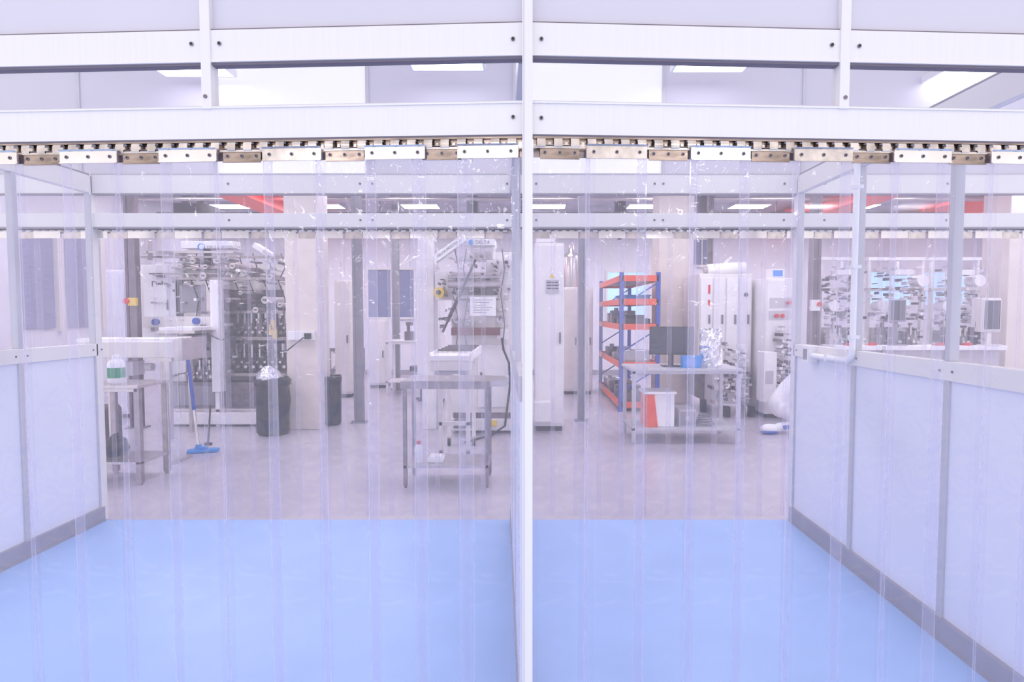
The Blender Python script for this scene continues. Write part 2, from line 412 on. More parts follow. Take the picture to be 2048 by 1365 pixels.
for px in(-92,105,300,497,698,888,1118,1330,1530,1727,1915,2105):
    strip(XF(px),-.012,SM[(i*2+1)%6],mpB,mrv,D1,zp1,.05,"strips of the near curtain","clear bluish PVC curtain strip tucked behind its neighbours",.13,random.uniform(-.0015,.0015)); i+=1
zq=Z(464,D2+.04); hq=zq-.02
RM=[stripmesh("strip_rear",.2,hq,.004,[PVC2,PVC2E,PVC2M],40+s,.005) for s in range(4)]
zh=zq-Z(478,D2+.04)
rp=rawmesh(B().box(-.095,.095,-.006,-.002,-zh,0),[CHROME],"plate"); rp2=rawmesh(B().box(-.06,.06,-.005,-.001,-zh,0),[HOOKM],"plate")
def comb2(x0,x1):
    r=thing("curtain_rail","stainless steel hook rail carrying the rear PVC curtain","curtain rail",((x0+x1)/2,D2+.04,zq))
    part(r,"track",B().box(x0,x1,D2+.045,D2+.05,zq-.01,Z(457,D2+.04)),[RAILM])
    b=B();x=x0
    b.box(x0,x1,D2+.04,D2+.045,zq-.004,zq)
    while x<x1-.03:
        b.box(x,x+.03,D2+.012,D2+.045,zq-.004,zq+.008); x+=.0555
    part(r,"hook_comb",b,[WHITE])
comb2(XA+.6,-.11);comb2(-.04,XB-.6)
x=XA+.75;k=0
while x<XB-.7:
    if not(-.16<x<.0):
        strip(x,.03 if k%2 else .018,RM[k%4],rp if k%2==0 else rp2,None,D2,zq,0,"strips of the rear curtain","clear PVC curtain strip hanging at the far opening",.2)
    x+=.167;k+=1
# ---------------------------------------------------------------- luminaires
def lum(x,y,z,w,l,mat,lab,grp,rods=0):
    r=thing("ceiling_light",lab,"ceiling light",(x,y,z),grp)
    part(r,"diffuser",B().box(x-w/2,x+w/2,y-l/2,y+l/2,z,z+.008),mat)
    b=B().box(x-w/2-.015,x-w/2,y-l/2-.015,y+l/2+.015,z-.004,z+.04).box(x+w/2,x+w/2+.015,y-l/2-.015,y+l/2+.015,z-.004,z+.04)
    b.box(x-w/2,x+w/2,y-l/2-.015,y-l/2,z-.004,z+.04).box(x-w/2,x+w/2,y+l/2,y+l/2+.015,z-.004,z+.04).box(x-w/2,x+w/2,y-l/2,y+l/2,z+.01,z+.04)
    part(r,"housing",b,WHITE)
    if rods:
        rb=B()
        for a in(-1,1):
            for c in(-1,1): rb.cyl((x+a*w*.4,y+c*l*.4,z+.04),(x+a*w*.4,y+c*l*.4,z+rods),.004,n=6)
        part(r,"suspension_rod",rb,STEEL)
    return r
for px,py,l_ in((400,152,.4),(897,140,.4),(1415,143,.4),(1912,166,.22)):
    zl=3.1; v=CY-py; s_=(v*math.cos(TH)-F*math.sin(TH)); t=(zl-EYE)/s_; d=t*(v*math.sin(TH)+F*math.cos(TH))
    lum((px-CX)*t,d-l_/2,zl,.46,l_,LAMP3,"square white LED panel light hanging above the lobby","lobby LED panels",.5)
for yy in(2.9,3.7):
    struct("trim",B().box(-3.2,3.4,yy-.02,yy+.02,3.6,3.66),ALUG)
for yy in (12.55,10.3,7.9,5.6):
    for xx in(-6.3,-4.35,-2.3,.4,2.5,4.7,7.0,9.3):
        lum(xx,yy,3.755,.75,.45,LAMP,"recessed white rectangular ceiling light","workshop ceiling lights")
# ---------------------------------------------------------------- furniture
def table(name,lab,x0,x1,y0,y1,zt,zs,mt,leg=.035,cat="table",over=0,sheet=.03,topm=None):
    r=thing(name,lab,cat,((x0+x1)/2,(y0+y1)/2,0))
    part(r,"table_top",B().box(x0-over,x1+over,y0-.01,y1+.01,zt-sheet,zt).box(x0-over+.01,x1+over-.01,y0,y0+.015,zt-sheet-.03,zt-sheet),topm or mt,.003)
    for a in(x0,x1-leg):
        for c in(y0,y1-leg):
            part(r,"leg",B().box(a,a+leg,c,c+leg,.02,zt-sheet).cyl((a+leg/2,c+leg/2,0),(a+leg/2,c+leg/2,.03),leg*.4,n=10),mt,.002)
    if zs: part(r,"lower_shelf",B().box(x0,x1,y0,y1,zs-.02,zs),topm or mt)
    return r
dT=FD(972)
tl=table("workbench","grey steel workbench with lower shelf holding a bottle",X(150,dT),X(272,dT),dT,dT+.42,Z(771,dT),Z(925,dT)+.0,STEELD,.045,topm=STEEL)
xb=X(229,dT+.15);zt=Z(771,dT)
bt=thing("detergent_bottle","white plastic bottle with green label on the steel bench","bottle",(xb,dT+.15,zt))
part(bt,"bottle",B().lathe((xb,dT+.15,zt),[(.06,0),(.068,.01),(.068,.17),(.055,.2),(.03,.215),(.03,.22)],20),PAPER)
part(bt,"label_wrap",B().lathe((xb,dT+.15,zt+.05),[(.0688,0),(.0688,.09)],20),GREEN)
part(bt,"cap",B().lathe((xb,dT+.15,zt+.22),[(.032,0),(.032,.025),(.028,.03)],16),PAPER)
solo("waste_sack",B().lathe((X(215,dT+.2),dT+.25,Z(925,dT)),[(.08,0),(.1,.06),(.09,.13),(.04,.18),(.02,.2)],14,jit=.08),BAG,"crumpled dark plastic sack on the bench shelf","bag")
solo("cleaning_drum",B().lathe((X(205,6.3),6.3,0),[(.13,0),(.14,.02),(.14,.45),(.12,.49),(.05,.5)],20),DARK,"dark drum standing on the floor behind the workbench","drum")
dc=5.65
cv=thing("conveyor","cream outfeed conveyor with grey tray and steel legs","conveyor",(X(270,dc),dc+.2,0))
part(cv,"housing",B().pb(150,345,684,716,dc,dc+.4),CREAM,.006)
part(cv,"belt",B().pb(150,343,678,684,dc+.03,dc+.37),PAPER)
part(cv,"end_plate",B().pb(345,362,678,722,dc-.01,dc+.41).pb(300,340,716,724,dc,dc+.38),STEEL)
for px in(215,330):
    part(cv,"leg",B().pb(px-5,px+5,716,880,dc+.05,dc+.1).box(X(px-5,dc),X(px+5,dc),dc+.05,dc+.35,0,.03),STEEL)
part(cv,"drive_motor",B().pb(236,262,724,752,dc+.12,dc+.3).cyl((X(262,dc),dc+.2,Z(738,dc)),(X(276,dc),dc+.2,Z(738,dc)),.04),LGREY)
dm=FD(906)
mp=thing("floor_mop","flat floor mop with blue handle and blue head leaning on conveyor","mop",(X(395,dm),dm,0))
a=Vector((X(390,dm),dm,.03)); top=Vector((X(360,dm,680),dm+.1,Z(679,dm+.1)))
part(mp,"handle",B().cyl(a+(top-a)*.36,top,.018),BLUE)
part(mp,"grip",B().cyl(top-(top-a)*.16,top,.026),BLUE)
part(mp,"lower_pole",B().cyl(a,a+(top-a)*.36,.014),CHROME)
b=B().beam((X(370,dm),dm-.02,.02),(X(424,dm),dm+.06,.02),.1,.03).cyl((a.x,a.y,.02),(a.x,a.y,.09),.03,n=10)
b.beam((X(383,dm),dm,.05),(X(404,dm),dm+.03,.05),.06,.03)
part(mp,"mop_head",b,LBLUE,.003)
solo("hand_scraper",B().cyl((X(372,dm),dm+.35,.0),(X(372,dm),dm+.42,.42),.01).box(X(366,dm),X(379,dm),dm+.33,dm+.37,0,.03),DARK,"small dark floor scraper leaning by the mop","tool")
# ---------------------------------------------------------------- machine pieces
def station(r,x,y,z,w,h,mats=None):
    b=B().box(x-w*.42,x+w*.42,y,y+.12,z,z+h*.6)
    b.cyl((x-w*.3,y-.03,z+h*.3),(x-w*.3,y+.1,z+h*.3),w*.16,n=10,m=1).cyl((x+w*.25,y-.05,z+h*.15),(x+w*.25,y+.1,z+h*.15),w*.2,n=10,m=1)
    b.box(x-w*.1,x+w*.1,y-.02,y+.02,z+h*.45,z+h*.9,m=1)
    b.cyl((x,y,z+h*.9),(x,y,z+h),w*.25,n=10,m=2)
    b.cyl((x-w*.3,y-.01,z+h*.6),(x-w*.3,y-.01,z+h*.78),w*.1,n=8,m=2)
    part(r,"print_station",b,mats or [MID,CHROME,BLACK],.002)
def rollers(r,pts,y0,y1,mats,nm="roller"):
    for x,z,q in pts:
        part(r,nm,B().cyl((x,y0,z),(x,y1,z),q,n=20).cyl((x,y0-.03,z),(x,y0,z),q*.35,n=10,m=1),mats)
dd=7.6
mc=thing("converting_machine","large white and dark web converting machine with rollers beside column","machine",(X(430,dd),dd+.6,0))
part(mc,"base",B().pb(318,566,826,850,dd,dd+1.2).pb(318,566,818,826,dd+.02,dd+1.18,1),[WHITE,STEEL],.01)
b=B()
for px in(330,400,470,545): b.cyl((X(px,dd),dd+.08,0),(X(px,dd),dd+.08,.1),.035)
for px in(330,545): b.cyl((X(px,dd),dd+1.1,0),(X(px,dd),dd+1.1,.1),.035)
part(mc,"foot",b,BLACK)
part(mc,"plinth",B().pb(330,560,765,820,dd+.2,dd+1.1).pb(340,425,772,812,dd+.18,dd+.2,1),[MID,GREY],.01)
part(mc,"lower_frame",B().pb(345,566,640,768,dd+.55,dd+1.0),MID)
part(mc,"lower_door",B().pb(350,420,700,768,dd+.5,dd+.54).pb(445,500,750,768,dd+.45,dd+.54),LGREY)
part(mc,"back_plate",B().pb(285,566,530,645,dd+.9,dd+1.0).pb(440,566,580,640,dd+.85,dd+.9,1),[CREAM,MID])
part(mc,"control_cabinet",B().box(X(284,dd),X(342,dd),dd+.3,dd+1.0,.0,Z(520,dd)),WHITE,.012)
part(mc,"cabinet_door",B().pb(288,338,530,690,dd+.27,dd+.3).pb(333,336,600,620,dd+.25,dd+.27,1),[PAPER,DARK],.004)
text(mc,"Delta",(X(297,dd),dd+.262,Z(567,dd)),.11,DARK,bold=.001)
part(mc,"upper_panel",B().pb(345,432,540,640,dd+.35,dd+.5),WHITE,.008)
part(mc,"steel_panel",B().pb(352,420,562,634,dd+.3,dd+.35).pb(360,412,570,626,dd+.295,dd+.3,1),[STEEL,GREY])
part(mc,"notice_sheet",B().pb(307,334,570,605,dd+.24,dd+.262),PAPER)
for px,py in((293,645),(376,643)):
    part(mc,"blue_safety_label",B().cyl((X(px,dd),dd+.16,Z(py,dd)),(X(px,dd),dd+.20,Z(py,dd)),.045,n=20),BLUE)
part(mc,"left_guard",B().pb(285,425,633,655,dd+.2,dd+.55).pb(300,420,655,663,dd+.15,dd+.5,1),[CREAM,STEEL],.005)
part(mc,"outfeed_tray",B().pb(312,388,662,668,dd-.5,dd+.4).pb(316,384,655,662,dd-.48,dd+.35,1).pb(318,382,672,690,dd-.4,dd+.2),[STEEL,PAPER],.004)
part(mc,"tray_leg",B().pb(324,330,690,870,dd-.35,dd-.3).pb(372,378,690,870,dd-.35,dd-.3),STEEL)
part(mc,"white_post",B().pb(420,437,560,785,dd-.02,dd+.12).box(X(424,dd),X(433,dd),dd+.02,dd+.09,0,Z(785,dd)),PAPER,.006)
r_=random.Random(3)
pts=[(X(px,dd),Z(py,dd),.02+.03*r_.random()) for px,py in((350,530),(375,520),(400,532),(425,520),(455,530),(480,545),(505,560),(530,552),(555,565),(470,585),(520,600),(550,610),(395,550),(445,600),(500,620))]
rollers(mc,pts,dd+.15,dd+.9,[STEEL,MID])
for i in range(9):
    station(mc,X(446+i*14.5,dd),dd+.4,Z(676,dd),.10,.40,[MID if i%2 else DARK,STEEL,BLACK])
for i in range(8):
    station(mc,X(446+i*16,dd),dd+.35,Z(748,dd),.11,.42,[DARK,STEEL,BLACK])
for i in range(4):
    station(mc,X(352+i*20,dd),dd+.3,Z(765,dd),.11,.3,[MID,STEEL,DARK])
part(mc,"cross_rail",B().pb(438,566,674,681,dd+.3,dd+.38).pb(438,566,622,627,dd+.32,dd+.38).pb(438,566,747,753,dd+.2,dd+.38).pb(345,566,555,560,dd+.2,dd+.3).pb(345,480,534,538,dd+.2,dd+.3).pb(285,566,512,516,dd+.2,dd+.26).pb(300,440,546,549,dd+.18,dd+.24),[STEELD])
for px,py in((545,650),(548,668),(541,660)):
    part(mc,"yellow_guard",B().pb(px-4,px+3,py-10,py+10,dd+.25,dd+.3),YEL)
a0=(X(478,dd),dd+.5,Z(482,dd));a1=(X(568,dd),dd+.5,Z(540,dd))
part(mc,"support_arm",B().beam(a0,a1,.15,.075),PAPER,.006)
part(mc,"top_header",B().pb(365,470,482,497,dd+.3,dd+.5).pb(285,470,502,507,dd+.3,dd+.6,1).pb(296,300,480,520,dd+.3,dd+.4,1).pb(410,418,498,545,dd+.4,dd+.5,2),[PAPER,STEEL,DARK],.004)
part(mc,"emblem",B().cyl((X(381,dd),dd+.28,Z(489,dd)),(X(381,dd),dd+.298,Z(489,dd)),.045,n=20).cyl((X(383,dd),dd+.272,Z(489,dd)),(X(383,dd),dd+.285,Z(489,dd)),.032,n=20,m=1),[LBLUE,PAPER])
text(mc,"DELTA MODTECH",(X(427,dd),dd+.292,Z(490,dd)),.055,GREY)
ang=math.atan2(a1[2]-a0[2],a1[0]-a0[0])
text(mc,"DELTA MODTECH",((a0[0]+a1[0])/2,dd+.42,(a0[2]+a1[2])/2),.045,GREY,rot=(math.pi/2,-ang,0))
b=B()
for i in range(7):
    x=X(352+i*30,dd); b.tube([(x,dd+.5,Z(500,dd)),(x+.1,dd+.4,Z(530,dd)),(x+.04,dd+.3,Z(560,dd)),(x+.14,dd+.28,Z(600,dd)),(x+.1,dd+.25,Z(660,dd))],.008,m=0)
part(mc,"air_hose",b,DARK)
b=B()
for i in range(260):
    px=r_.uniform(300,560);py=r_.uniform(505,800);w=r_.uniform(2,9);h=r_.uniform(1.5,6);q=r_.uniform(.12,.42)
    b.pb(px,px+w,py,py+h,dd+q,dd+q+.2,r_.choice([0,3,3,1,1,2,2] if px<440 or py<580 else [0,0,3,3,1,2]))
part(mc,"small_fittings",b,[DARK,STEEL,WHITE,MID],.002)
# ---------------------------------------------------------------- columns and posts
dc1=FD(860)
c1=struct("trim",B().box(X(571,dc1),X(636,dc1),dc1,dc1+.42,0,3.8),COLM,.01)
sk=thing("wall_socket","white electrical box with black plug fixed on the cream column","socket",(X(600,dc1),dc1-.03,Z(672,dc1)))
part(sk,"box",B().pb(574,627,663,681,dc1-.07,dc1),PAPER,.006)
part(sk,"plug",B().pb(607,619,667,679,dc1-.12,dc1-.07),BLACK,.004)
part(sk,"cable",B().tube([(X(612,dc1),dc1-.1,Z(675,dc1)),(X(580,dc1),dc1-.1,Z(700,dc1)),(X(540,dc1),dc1-.08,Z(706,dc1)),(X(510,dc1),dc1-.05,Z(690,dc1)),(X(480,dc1),dc1-.02,Z(675,dc1)),(X(440,dc1),dc1-.02,Z(680,dc1)),(X(410,dc1),dc1-.02,Z(665,dc1))],.008),BLACK)
struct("trim",B().box(X(1316,9.6),X(1386,9.6),9.6,10.1,0,3.8),COLM,.01)
struct("trim",B().box(X(2014,8.2),X(2075,8.2),8.2,8.7,0,3.8),COLM,.01)
def post(px,py,w,lab,mat=POST):
    d=FD(py);x=X(px,d);ww=w*d/F/2
    r=thing("steel_post",lab,"post",(x,d,0))
    part(r,"shaft",B().box(x-ww,x-ww*.5,d-.04,d+.04,.01,3.8).box(x+ww*.5,x+ww,d-.04,d+.04,.01,3.8).box(x-ww*.5,x+ww*.5,d-.03,d+.03,.01,3.8),mat)
    part(r,"base_plate",B().box(x-ww-.04,x+ww+.04,d-.09,d+.09,0,.015).cyl((x-ww-.02,d-.06,.01),(x-ww-.02,d-.06,.035),.012,n=6).cyl((x+ww+.02,d-.06,.01),(x+ww+.02,d-.06,.035),.012,n=6),POST)
post(716,845,18,"grey slotted steel post bolted to the floor")
post(792,780,14,"slim grey steel post near the back wall")
post(1163,842,15,"grey steel post beside the white cabinet")
post(1627,838,20,"dark steel post with red switch box",RUSTG)
post(268,856,22,"dark reddish steel post beside the machine",RUSTG)
post(1418,790,10,"thin dark steel post behind white machines",MID)
dp=FD(838)
rb=thing("isolator_switch","red and grey isolator switch on a dark post","switch",(X(1631,dp),dp-.06,Z(607,dp)))
part(rb,"box",B().pb(1622,1640,600,622,dp-.09,dp-.045),WHITE,.003); part(rb,"knob",B().cyl((X(1631,dp),dp-.12,Z(609,dp)),(X(1631,dp),dp-.09,Z(609,dp)),.03),RED)
dp=FD(856)
rb=thing("isolator_switch","small red isolator box mounted on reddish post","switch",(X(263,dp),dp-.06,Z(603,dp)))
part(rb,"box",B().pb(256,272,596,612,dp-.09,dp-.045),YEL,.003); part(rb,"knob",B().cyl((X(264,dp),dp-.12,Z(603,dp)),(X(264,dp),dp-.09,Z(603,dp)),.035),RED)
def bagbin(x,y,rx,ry,h,lab):
    r=thing("waste_bin",lab,"waste bin",(x,y,0))
    part(r,"bin_liner",B().lathe((x,y,0),[(.86,.01),(.98,.05*h),(.95,.3*h),(1.0,.6*h),(.97,.86*h),(1.06,.88*h),(1.08,.97*h),(.98,h),(.9,.97*h),(.86,.8*h)],26,jit=.05,sx=rx,sy=ry),BAG)
    part(r,"rim",B().lathe((x,y,h*.9),[(1.06,0),(1.08,.03),(1.02,.04)],24,sx=rx,sy=ry),BLACK)
    return r
db=7.15
w1=bagbin(X(542,db),db,.2,.18,Z(756,db),"tall bin lined with black plastic bag beside the column")
part(w1,"crumpled_film",B().lathe((X(535,db),db,Z(768,db)),[(.1,0),(.16,.06),(.13,.14),(.04,.2)],14,jit=.25),FOIL)
bagbin(X(658,7.75),7.78,.13,.17,Z(752,7.75),"narrow bin with black liner beside the cream column")
# centre table
dt=FD(977)
ct=table("steel_table","stainless steel table with lower shelf standing on grey floor",X(803,dt),X(976,dt),dt,dt+.42,Z(762,dt),Z(932,dt),STEELD,.032,topm=STEEL)
part(ct,"table_extension",B().box(X(976,dt),X(1015,dt),dt,dt+.4,Z(774,dt),Z(762,dt)),STEEL)
part(ct,"front_rail",B().box(X(800,dt),X(979,dt),dt-.022,dt-.011,Z(778,dt),Z(763,dt)),STEELD)
zs=Z(932,dt)
bt=thing("spray_bottle","small white bottle with red cap on the table shelf","bottle",(X(835,dt),dt+.12,zs))
xb=X(835,dt+.12)
part(bt,"bottle",B().lathe((xb,dt+.12,zs),[(.035,0),(.038,.01),(.038,.13),(.018,.16)],14),PAPER)
part(bt,"cap",B().lathe((xb,dt+.12,zs+.16),[(.02,0),(.02,.03)],12),RED)
solo("wipe_stack",B().box(X(848,dt),X(880,dt),dt+.1,dt+.25,zs,zs+.035).box(X(850,dt),X(876,dt),dt+.12,dt+.24,zs+.035,zs+.05),PAPER,"small stack of white wipes on the table shelf","wipes",bevel=.004)
# centre machine
d5=5.6
cm=thing("laminating_machine","cream laminating machine with outfeed tray on castors","machine",(X(960,7.2),7.4,0))
d7=7.2
part(cm,"body",B().pb(903,1025,600,860,d7,d7+.8),CREAM,.012)
part(cm,"base_skirt",B().pb(900,1030,838,862,d7-.04,d7+.84).pb(905,1025,826,838,d7-.02,d7,1),[WHITE,MID],.006)
part(cm,"upper_frame",B().pb(972,1025,520,600,d7+.1,d7+.6).pb(870,972,545,600,d7+.2,d7+.5).pb(905,1025,505,520,d7+.25,d7+.6),[WHITE],.008)
part(cm,"side_tower",B().pb(833,868,520,760,d7+.2,d7+.55).pb(836,864,470,520,d7+.25,d7+.5).box(X(836,d7),X(866,d7),d7+.22,d7+.52,0,Z(760,d7)),WHITE,.008)
part(cm,"roller_guard",B().pb(902,1000,545,551,d7-.1,d7+.1).pb(902,1000,656,671,d7-.12,d7,1).pb(905,995,591,598,d7-.1,d7+.1),[STEEL,RUST])
rollers(cm,[(X(px,d7),Z(py,d7),q) for px,py,q in((925,560,.05),(960,565,.04),(990,558,.05),(915,640,.04),(1000,640,.035),(945,580,.03))],d7-.1,d7+.3,[STEEL,MID])
part(cm,"roll_bar",B().cyl((X(900,d7),d7-.15,Z(570,d7)),(X(1002,d7),d7-.15,Z(570,d7)),.045,n=20).cyl((X(900,d7),d7-.15,Z(556,d7)),(X(1000,d7),d7-.15,Z(556,d7)),.022,n=14),STEEL)
a0=(X(872,d7),d7-.05,Z(520,d7));a1=(X(930,d7),d7-.05,Z(478,d7))
part(cm,"support_arm",B().beam(a0,a1,.12,.09),PAPER,.006)
ang=math.atan2(a1[2]-a0[2],a1[0]-a0[0])
text(cm,"DELTA MODTECH",((a0[0]+a1[0])/2,d7-.112,(a0[2]+a1[2])/2),.042,DARK,rot=(math.pi/2,-ang,0))
part(cm,"top_header",B().pb(932,990,478,491,d7,d7+.4).pb(985,990,478,520,d7+.1,d7+.2).pb(940,944,491,545,d7+.1,d7+.2),PAPER,.006)
part(cm,"emblem",B().cyl((X(943,d7),d7-.02,Z(485,d7)),(X(943,d7),d7,Z(485,d7)),.032,n=20),LBLUE)
text(cm,"DELTA",(X(966,d7),d7-.006,Z(485,d7)),.06,GREY)
part(cm,"gas_strut",B().cyl((X(885,6.8),6.8,Z(665,6.8)),(X(950,6.8),6.9,Z(520,6.9)),.014).cyl((X(895,6.8),6.79,Z(643,6.8)),(X(925,6.8),6.83,Z(577,6.8)),.022),DARK)
part(cm,"yellow_disc",B().cyl((X(880,d7),d7-.1,Z(586,d7)),(X(880,d7),d7+.25,Z(586,d7)),.065,n=24).cyl((X(880,d7),d7-.12,Z(586,d7)),(X(880,d7),d7-.1,Z(586,d7)),.03,m=1),[YEL,DARK])
part(cm,"instruction_sheet",B().pb(940,992,594,632,d7-.16,d7-.15),PAPER)
b=B()
for i in range(6): b.pb(946,985-(i%3)*6,600+i*5,601.0+i*5,d7-.164,d7-.16)
part(cm,"sheet_text_lines",b,GREY)
tb=B().box(X(858,d5),X(940,d5),d5,d5+1.3,Z(722,d5),Z(712,d5))
tb.box(X(856,d5),X(860,d5),d5,d5+1.3,Z(724,d5),Z(706,d5)).box(X(938,d5),X(942,d5),d5,d5+1.3,Z(724,d5),Z(706,d5))
part(cm,"outfeed_tray",tb,PAPER,.004)
tb=B()
for i in range(6): tb.box(X(862+i*13,d5),X(871+i*13,d5),d5+.35,d5+1.28,Z(712,d5),Z(709,d5))
for i in range(4): tb.cyl((X(862,d5),d5+.4+.25*i,Z(706,d5)),(X(936,d5),d5+.4+.25*i,Z(706,d5)),.012,n=8,m=1)
part(cm,"transport_belts",tb,[CREAM,MID])
part(cm,"tray_front",B().pb(858,940,722,742,d5+.02,d5+.2).pb(868,930,742,765,d5+.1,d5+.3,1),[CREAM,LGREY],.006)
fb=B()
for px in(880,935):
    fb.box(X(px-4,5.9),X(px+4,5.9),5.88,5.93,.1,Z(722,d5)-.0).box(X(px-4,5.9),X(px+4,5.9),6.5,6.55,.1,Z(724,d5))
fb.box(X(876,5.9),X(939,5.9),5.88,5.93,.35,.39)
part(cm,"tray_stand",fb,CREAM,.003)
for px,y in((880,5.9),(935,5.9),(880,6.52),(935,6.52)):
    xx=X(px,5.9)
    part(cm,"castor",B().cyl((xx-.015,y,.045),(xx+.015,y,.045),.045,n=18).box(xx-.022,xx+.022,y-.02,y+.02,.05,.1,1),[BLACK,STEEL])
part(cm,"yellow_tag",B().pb(976,993,842,853,d7-.07,d7-.045),YEL)
part(cm,"socket_box",B().pb(994,1014,658,680,d7-.06,d7),PAPER,.004)
part(cm,"power_cable",B().tube([(X(1004,d7),d7-.08,Z(676,d7)),(X(1008,d7),d7-.1,Z(700,d7)),(X(1018,d7),d7-.08,Z(725,d7)),(X(1020,d7),d7-.06,Z(770,d7)),(X(1010,d7),d7-.08,Z(850,d7)),(X(985,d7),d7-.2,.02),(X(940,d7),d7-.6,.02)],.014),BLACK)
b=B()
for i in range(110):
    px=r_.uniform(868,1015);py=r_.uniform(510,655);w=r_.uniform(2,8);h=r_.uniform(1.5,6)
    b.pb(px,px+w,py,py+h,d7-.06-r_.random()*.05,d7+.1,r_.choice([0,1,1,2,2,3,3]))
part(cm,"small_fittings",b,[DARK,STEEL,WHITE,MID],.002)
b=B()
for px,q in((912,8),(935,-6),(1005,5)): b.tube([(X(px,d7),d7-.08,Z(500,d7)),(X(px+q,d7),d7-.1,Z(540,d7)),(X(px-q*.5,d7),d7-.1,Z(590,d7)),(X(px+q,d7),d7-.1,Z(650,d7)),(X(px,d7),d7-.06,Z(700,d7))],.007)
part(cm,"loose_cables",b,MID)
part(cm,"lower_door",B().pb(955,1018,690,815,d7-.015,d7).pb(960,964,745,765,d7-.03,d7-.015,1),[WHITE,DARK],.003)
part(cm,"foot_pedal",B().pb(905,948,842,858,d7-.25,d7-.1),MID,.01)
d10=10.5
table("side_bench","pale laboratory bench with small equipment near the back wall",X(770,d10),X(850,d10),d10,d10+.6,Z(682,d10),.25,WHITE,.04)
xs_=X(842,d10-.5)
solo("laboratory_chair",B().cyl((xs_,d10-.5,0),(xs_,d10-.5,.5),.03).cyl((xs_,d10-.5,.5),(xs_,d10-.5,.58),.2,n=20).beam((xs_-.12,d10-.5,.02),(xs_+.12,d10-.5,.02),.05,.04).beam((xs_,d10-.72,.02),(xs_,d10-.28,.02),.05,.04).beam((xs_,d10-.32,.58),(xs_,d10-.3,.95),.25,.03,up=(1,0,0)),BLACK,"black laboratory chair with back rest","chair")
solo("measuring_instrument",B().box(X(806,d10),X(822,d10),d10+.1,d10+.35,Z(682,d10),Z(664,d10)).cyl((X(812,d10),d10+.2,Z(664,d10)),(X(812,d10),d10+.2,Z(650,d10)),.03).box(X(808,d10),X(820,d10),d10+.15,d10+.28,Z(652,d10),Z(645,d10)),MID,"small grey bench instrument on the pale bench","instrument")
df=12.5
fp=thing("filter_panel","grey square filter panel with criss-cross mesh on floor stand","filter",(X(690,df),df,0))
part(fp,"frame",B().pb(655,727,697,702,df,df+.06).pb(655,727,738,744,df,df+.06).pb(655,659,702,738,df,df+.06).pb(723,727,702,738,df,df+.06).pb(689,692,702,738,df,df+.06).box(X(660,df),X(664,df),df,df+.06,0,Z(744,df)).box(X(718,df),X(722,df),df,df+.06,0,Z(744,df)),MID)
part(fp,"filter_media",B().pb(659,723,702,738,df+.03,df+.04),WHITE)
b=B()
for i in range(7):
    for sgn in(1,-1):
        cxp=664+i*9; e_=min(36,(min(cxp+30,723)-cxp)*1.2)
        b.beam((X(cxp,df),df+.02,Z(702 if sgn>0 else 738,df)),(X(min(cxp+30,723),df),df+.02,Z((702+e_) if sgn>0 else (738-e_),df)),.012,.012)
part(fp,"mesh_bars",b,MID)
def cabinet(name,lab,a,b_,c,d,dep,mat=WHITE,doors=1):
    x0,x1=X(a,d),X(b_,d)
    r=thing(name,lab,"cabinet",((x0+x1)/2,d+dep/2,0))
    zt=Z(c,d)
    part(r,"body",B().box(x0,x1,d+.02,d+dep,.06,zt),mat,.01)
    part(r,"plinth",B().box(x0+.02,x1-.02,d+.05,d+dep-.02,0,.06),DARK)
    w=(x1-x0)/doors
    for i in range(doors):
        dr=part(r,"door",B().box(x0+i*w+.01,x0+(i+1)*w-.01,d,d+.02,.1,zt-.03),mat,.004)
        hx=x0+(i+1)*w-.06
        part(dr,"handle",B().box(hx,hx+.02,d-.03,d,zt*.5-.07,zt*.5+.07),MID,.003)
    return r
wc=cabinet("electrical_cabinet","tall white electrical cabinet with vent and warning sign",1069,1128,486,7.3,.8)
dv=7.3
part(wc,"vent_grille",B().pb(1092,1118,560,586,dv-.02,dv).pb(1094,1116,564,566,dv-.026,dv-.02,1).pb(1094,1116,570,572,dv-.026,dv-.02,1).pb(1094,1116,576,578,dv-.026,dv-.02,1),[ALUG,DARK])
part(wc,"warning_sign",B().prism([(X(1098,dv),Z(556,dv)),(X(1109,dv),Z(556,dv)),(X(1103.5,dv),Z(547,dv))],dv-.006,dv-.001),YEL)
part(wc,"top_unit",B().pb(1072,1110,470,486,dv+.1,dv+.6),WHITE,.01)
part(wc,"lower_box",B().pb(1069,1103,805,845,dv-.22,dv-.01),WHITE,.01)
cabinet("storage_cabinet","white storage cabinet standing near the back wall",1128,1186,575,10.6,.7,CREAM,doors=2)
zc_=Z(575,10.6)
eq=thing("extraction_unit","grey extraction unit with round drum on top of cabinet","equipment",(X(1143,10.9),10.9,zc_))
part(eq,"drum",B().lathe((X(1143,10.9),10.9,zc_),[(.17,0),(.17,.55),(.14,.62),(.06,.66),(.06,.8)],20),STEEL)
cabinet("tall_locker","white tall locker unit beside a steel post",842,880,560,9.3,.6,WHITE)
cabinet("instrument_cabinet","white cabinet with narrow doors beside the column",668,700,560,10.2,.5,CREAM)
cabinet("storage_cabinet","low white cupboard below the rear window",735,770,640,11.5,.5,WHITE)
cabinet("storage_cabinet","pale grey wardrobe cabinet beside the dark reddish post",212,250,540,8.2,.25,M("cabinet_lavender",(222,220,234),.5))
